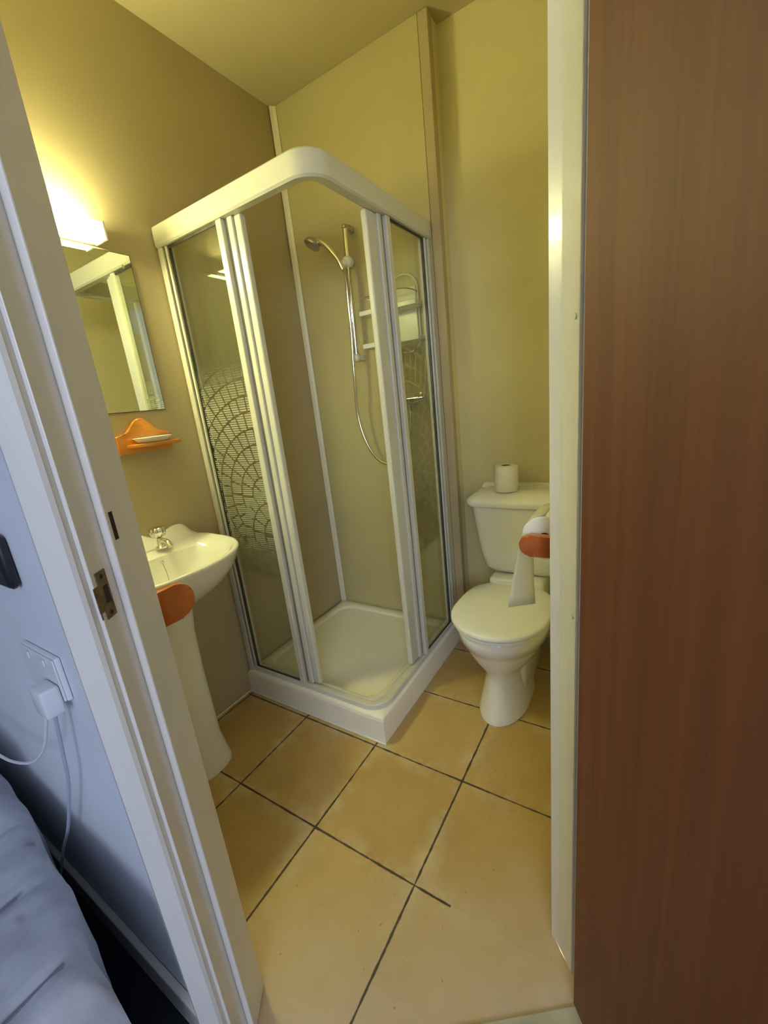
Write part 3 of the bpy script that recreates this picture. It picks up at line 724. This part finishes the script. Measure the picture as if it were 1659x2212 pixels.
for dy in (0.098, -0.098):
    y = SY+dy; b = BM()
    lathe(b, [(0.022, 0), (0.022, 0.004), (0.014, 0.010), (0.013, 0.030), (0.010, 0.036)], (0.080, y, 0.8465), 20)
    tube(b, spline([(0.084, y, 0.866), (0.105, y, 0.874), (0.128, y, 0.870), (0.142, y, 0.855)], 5), 0.0095, 14)
    tp = link('tap', b, M['chrome'], sk, True, 50)
    b = BM(); prof = [(0.009, 0.0), (0.022, 0.006), (0.026, 0.016), (0.0255, 0.032), (0.021, 0.038), (0.006, 0.039)]
    n = 32; rg = [[(0.076+(r*(1+0.10*math.cos(8*2*PI*k/n)))*math.cos(2*PI*k/n), y+(r*(1+0.10*math.cos(8*2*PI*k/n)))*math.sin(2*PI*k/n), 0.884+h) for k in range(n)] for r, h in prof]
    link('tap_handle', loft(b, rg), M['chrome'], tp, True, 60)
b = BM(); sphere(b, (0.139, SY+0.055, 0.812), 0.0065, 8); link('chain_stay', b, M['chrome'], sk, True)
link('plug_chain', tube(BM(), spline([(0.140, SY+0.055, 0.808), (0.150, SY+0.054, 0.785), (0.168, SY+0.048, 0.752), (0.200, SY+0.03, 0.722)], 6), 0.0013, 6), M['dull_chrome'], sk, True)
b = lathe(BM(), [(0.022, 0), (0.022, 0.002), (0.017, 0.004), (0.005, 0.0045)], (0.235, SY, 0.7012), 20); link('waste_ring', b, M['chrome'], sk, True)

# ------------------------------------------------------------------ mirror
mr = thing('mirror', 'frameless rectangular mirror screwed to the left wall below the lit lamp', 'mirror', (0.0, -1.14, 1.33))
link('glass_sheet', box(BM(), 0.0012, 0.0052, -1.412, -0.870, 1.332, 1.851), M['mirror'], mr)
b = BM()
for a in ((-1.4135, -0.8685, 1.3300, 1.3317), (-1.4135, -0.8685, 1.8513, 1.8525), (-0.8697, -0.8685, 1.3317, 1.8513), (-1.4135, -1.4123, 1.3317, 1.8513)):
    box(b, 0.0010, 0.0056, a[0], a[1], a[2], a[3])
link('dark_edge', b, M['seal'], mr)
for y in (-0.900, -1.382):
    for z in (1.372, 1.812):
        link('screw_cap', lathe(BM(), [(0.0065, 0), (0.006, 0.002), (0.003, 0.0035)], (0.0053, y, z), 16, Vector((1, 0, 0))), M['chrome'], mr, True)

# ------------------------------------------------------------------ strip lamp above the mirror
lm = thing('wall_lamp', 'lit white fluorescent strip lamp above the mirror on the left wall', 'wall lamp', (0.0, -1.14, 1.88))
link('diffuser', box(BM(), 0.012, 0.072, -1.300, -0.974, 1.862, 1.912, 0.006, 3), M['tube'], lm, True)
for y0, y1 in ((-0.9735, -0.966), (-1.308, -1.3005)):
    link('end_cap', box(BM(), 0.001, 0.074, y0, y1, 1.860, 1.914, 0.002), M['plastic_white'], lm)
link('back_plate', box(BM(), 0.001, 0.0115, -1.300, -0.974, 1.861, 1.913, 0.001), M['plastic_white'], lm)

# ------------------------------------------------------------------ pine soap shelf and dish
ss = thing('soap_shelf', 'orange pine soap shelf with arched back board on the left wall below the mirror', 'soap shelf', (0.0, -0.975, 1.19))
y0, y1 = -1.078, -0.882; pts = [(y0, 1.186), (y1, 1.186), (y1, 1.250)]
for i in range(1, 30):
    u = i/30; y = y1 + (y0-y1)*u; s = abs(u-0.5)*2
    pts.append((y, 1.252 + 0.056*(0.5+0.5*math.cos(PI*min(1, s/0.78)))))
pts.append((y0, 1.250))
link('back_board', slab(BM(), pts, 'x', 0.0008, 0.018, 0.004, 3), M['pine'], ss, True, 40)
led = [(0.0185, -1.050), (0.062, -1.050), (0.080, -1.040), (0.090, -1.018), (0.092, -0.93), (0.088, -0.905), (0.078, -0.885), (0.066, -0.872), (0.0185, -0.872)]
link('ledge', prism(BM(), led, 1.206, 1.220, 0.004), M['pine'], ss, True, 40)
sd = BM()
def dr(hx, hy, z): return rrect(0.056, -0.972, hx, hy, 0.018, z, 6)
loft(sd, [dr(0.022, 0.045, 1.2205), dr(0.026, 0.050, 1.222), dr(0.034, 0.062, 1.2375), dr(0.0335, 0.0615, 1.2385), dr(0.031, 0.059, 1.2375), dr(0.024, 0.050, 1.226)])
tag(link('soap_dish', sd, M['ceramic'], None, True, 50), 'shallow white soap dish lying on the pine soap shelf', 'soap dish')

# ------------------------------------------------------------------ wooden towel rail end at the front wall
tw = thing('towel_rail', 'orange wooden towel rail with rounded bracket beside the left door jamb, near the sink', 'towel rail', (0.79, -1.499, 0.945))
def yz_bracket(z, h, y1):
    r = h/2; pts = [(-1.4995, z-r)]
    for i in range(17):
        a = -PI/2 + PI*i/16; pts.append((y1-r+r*math.cos(a), z+r*math.sin(a)))
    pts.append((-1.4995, z+r)); return pts
link('bracket', slab(BM(), yz_bracket(0.938, 0.072, -1.386), 'x', 0.782, 0.800, 0.004), M['pine_dark'], tw, True, 40)
link('bracket', slab(BM(), yz_bracket(0.938, 0.072, -1.386), 'x', 0.480, 0.498, 0.004), M['pine_dark'], tw, True, 40)
link('rail', cyl(BM(), (0.4985, -1.425, 0.940), (0.7815, -1.425, 0.940), 0.010, 16), M['pine'], tw, True)
link('back_board', box(BM(), 0.470, 0.812, -1.4995, -1.4885, 0.962, 0.985, 0.003), M['pine'], tw)

# ------------------------------------------------------------------ bedroom side: wall box, socket, charger, cables
b = BM(); box(b, 0.47, 0.660, -1.620, -1.6005, 1.030, 1.128, 0.012, 4)
tag(link('wall_box', b, M['black'], None, True, 50), 'black rounded plastic box fixed to the pale blue wall at the left edge', 'wall box')
so = thing('wall_socket', 'white double wall socket on the bedroom wall left of the doorway', 'wall socket', (0.63, -1.60, 0.87))
link('mounting_box', box(BM(), 0.559, 0.710, -1.6095, -1.6005, 0.818, 0.904, 0.003, 2), M['socket'], so)
link('face_plate', box(BM(), 0.561, 0.708, -1.6130, -1.6098, 0.820, 0.902, 0.0012), M['socket'], so)
for x in (0.600, 0.668):
    link('switch', box(BM(), x-0.006, x+0.006, -1.6162, -1.6132, 0.884, 0.897, 0.001), M['socket'], so)
b = BM()
for x in (0.600, 0.657):
    pass
b = BM(); box(b, 0.655, 0.706, -1.6435, -1.6134, 0.800, 0.855, 0.006, 3)
ch = tag(link('plug', b, M['socket'], None, True, 50), 'chunky white plug pushed into the wall socket, two cables below it', 'plug')
ca = spline([(0.665, -1.634, 0.799), (0.650, -1.638, 0.76), (0.610, -1.645, 0.70), (0.540, -1.655, 0.65), (0.44, -1.665, 0.618), (0.34, -1.675, 0.612), (0.18, -1.70, 0.605)], 8)
tag(link('charging_cable', tube(BM(), ca, 0.0028, 8), M['socket'], None, True), 'thin white cable curving from the plug to the pillow', 'cable')
ca = spline([(0.688, -1.628, 0.799), (0.655, -1.629, 0.70), (0.612, -1.629, 0.60), (0.50, -1.631, 0.43), (0.385, -1.634, 0.29), (0.26, -1.638, 0.12), (0.20, -1.66, 0.006), (0.10, -1.70, 0.005)], 8)
tag(link('power_cable', tube(BM(), ca, 0.0034, 8), M['cable_grey'], None, True), 'grey cable hanging straight down the pale blue wall from the plug to the floor', 'cable')

# ------------------------------------------------------------------ bed
bd = thing('bed', 'bed with pale blue-grey quilted cover against the bedroom wall at lower left', 'bed', (0.0, -2.2, 0))
def quilt(bm, x0, x1, y0, y1, z0, z1, r=0.05, nx=90, ny=50, seams=(), amp=0.010):
    """soft rounded cover: top grid falling over the edges"""
    rnd = random.Random(3)
    from mathutils import noise as mn
    V = []
    def edge(d):
        return (1 - math.cos(min(1, d/r)*PI/2))
    for i in range(nx+1):
        row = []
        for j in range(ny+1):
            u = i/nx; v = j/ny
            x = x0+(x1-x0)*u; y = y0+(y1-y0)*v
            y += 0.070*min(1.0, max(0.0, (0.88-x)/0.55))*max(0.0, (v-0.6)/0.4)
            dx = min(x-x0, x1-x); dy = min(v, 1-v)*(y1-y0); d = min(dx, dy)
            k = min(1.0, max(0.0, d/r)); fall = 1-math.sqrt(max(0, 1-(1-k)**2))
            z = z1 - fall*r*0.9
            z += amp*mn.noise(Vector((x*5, y*5, 1.3))) + 0.4*amp*mn.noise(Vector((x*16, y*16, 4.0)))
            for s in seams: z -= 0.010*math.exp(-((x-s)/0.006)**2)
            ins = 0.010*mn.noise(Vector((x*7, y*7, 9.0)))
            row.append(bm.verts.new((x+ins*(1-k), y+ins*(1-k), z)))
        V.append(row)
    for i in range(nx):
        for j in range(ny): bm.faces.new((V[i][j], V[i+1][j], V[i+1][j+1], V[i][j+1]))
    loop = [V[i][0] for i in range(nx)] + [V[nx][j] for j in range(ny)] + [V[i][ny] for i in range(nx, 0, -1)] + [V[0][j] for j in range(ny, 0, -1)]
    prev = loop
    for q, zz in ((1, 0.33), (2, 0.66), (3, 1.0)):
        cur = []
        for k2, v in enumerate(loop):
            wv = 0.008*math.sin(k2*0.35+q)
            c = Vector(((x0+x1)/2, (y0+y1)/2, 0)); dd = Vector((v.co.x, v.co.y, 0))-c; dd.normalize()
            cur.append(bm.verts.new((v.co.x+dd.x*wv, v.co.y+dd.y*wv, v.co.z + (z0-v.co.z)*zz)))
        for k2 in range(len(loop)):
            bm.faces.new((prev[k2], prev[(k2+1) % len(loop)], cur[(k2+1) % len(loop)], cur[k2]))
        prev = cur
    return bm
link('bedspread', quilt(BM(), -1.02, 0.880, -3.10, -1.722, 0.10, 0.455, 0.05, 180, 110, (0.40, 0.60, 0.80)), M['duvet'], bd, True, 80)
link('bed_base', box(BM(), -0.98, 0.86, -3.06, -1.765, 0.015, 0.31, 0.01), M['piping'], bd)
for x in (0.60, 0.80):
    link('piping', tube(BM(), [(x, y, 0.4515) for y in [-2.9+0.05*i for i in range(24)]], 0.0028, 6), M['piping'], bd)
pw = thing('pillow', 'pale pillow with dark piped edge on the bed at the left edge of the photo', 'pillow', (0.0, -1.98, 0.475))
def pil(z, k): return rrect(0.00, -1.98, 0.34*k, 0.255*k, 0.06*k, z-0.044, 8)
link('cushion', loft(BM(), [pil(0.507, 0.80), pil(0.520, 0.93), pil(0.545, 0.995), pil(0.560, 1.0), pil(0.575, 0.995), pil(0.600, 0.93), pil(0.618, 0.78), pil(0.626, 0.4)]), M['pillow'], pw, True, 60)
pp = [(x, y, z) for x, y, z in pil(0.560, 1.008)]; pp.append(pp[0])
link('piping', tube(BM(), pp, 0.005, 8), M['piping'], pw, True)
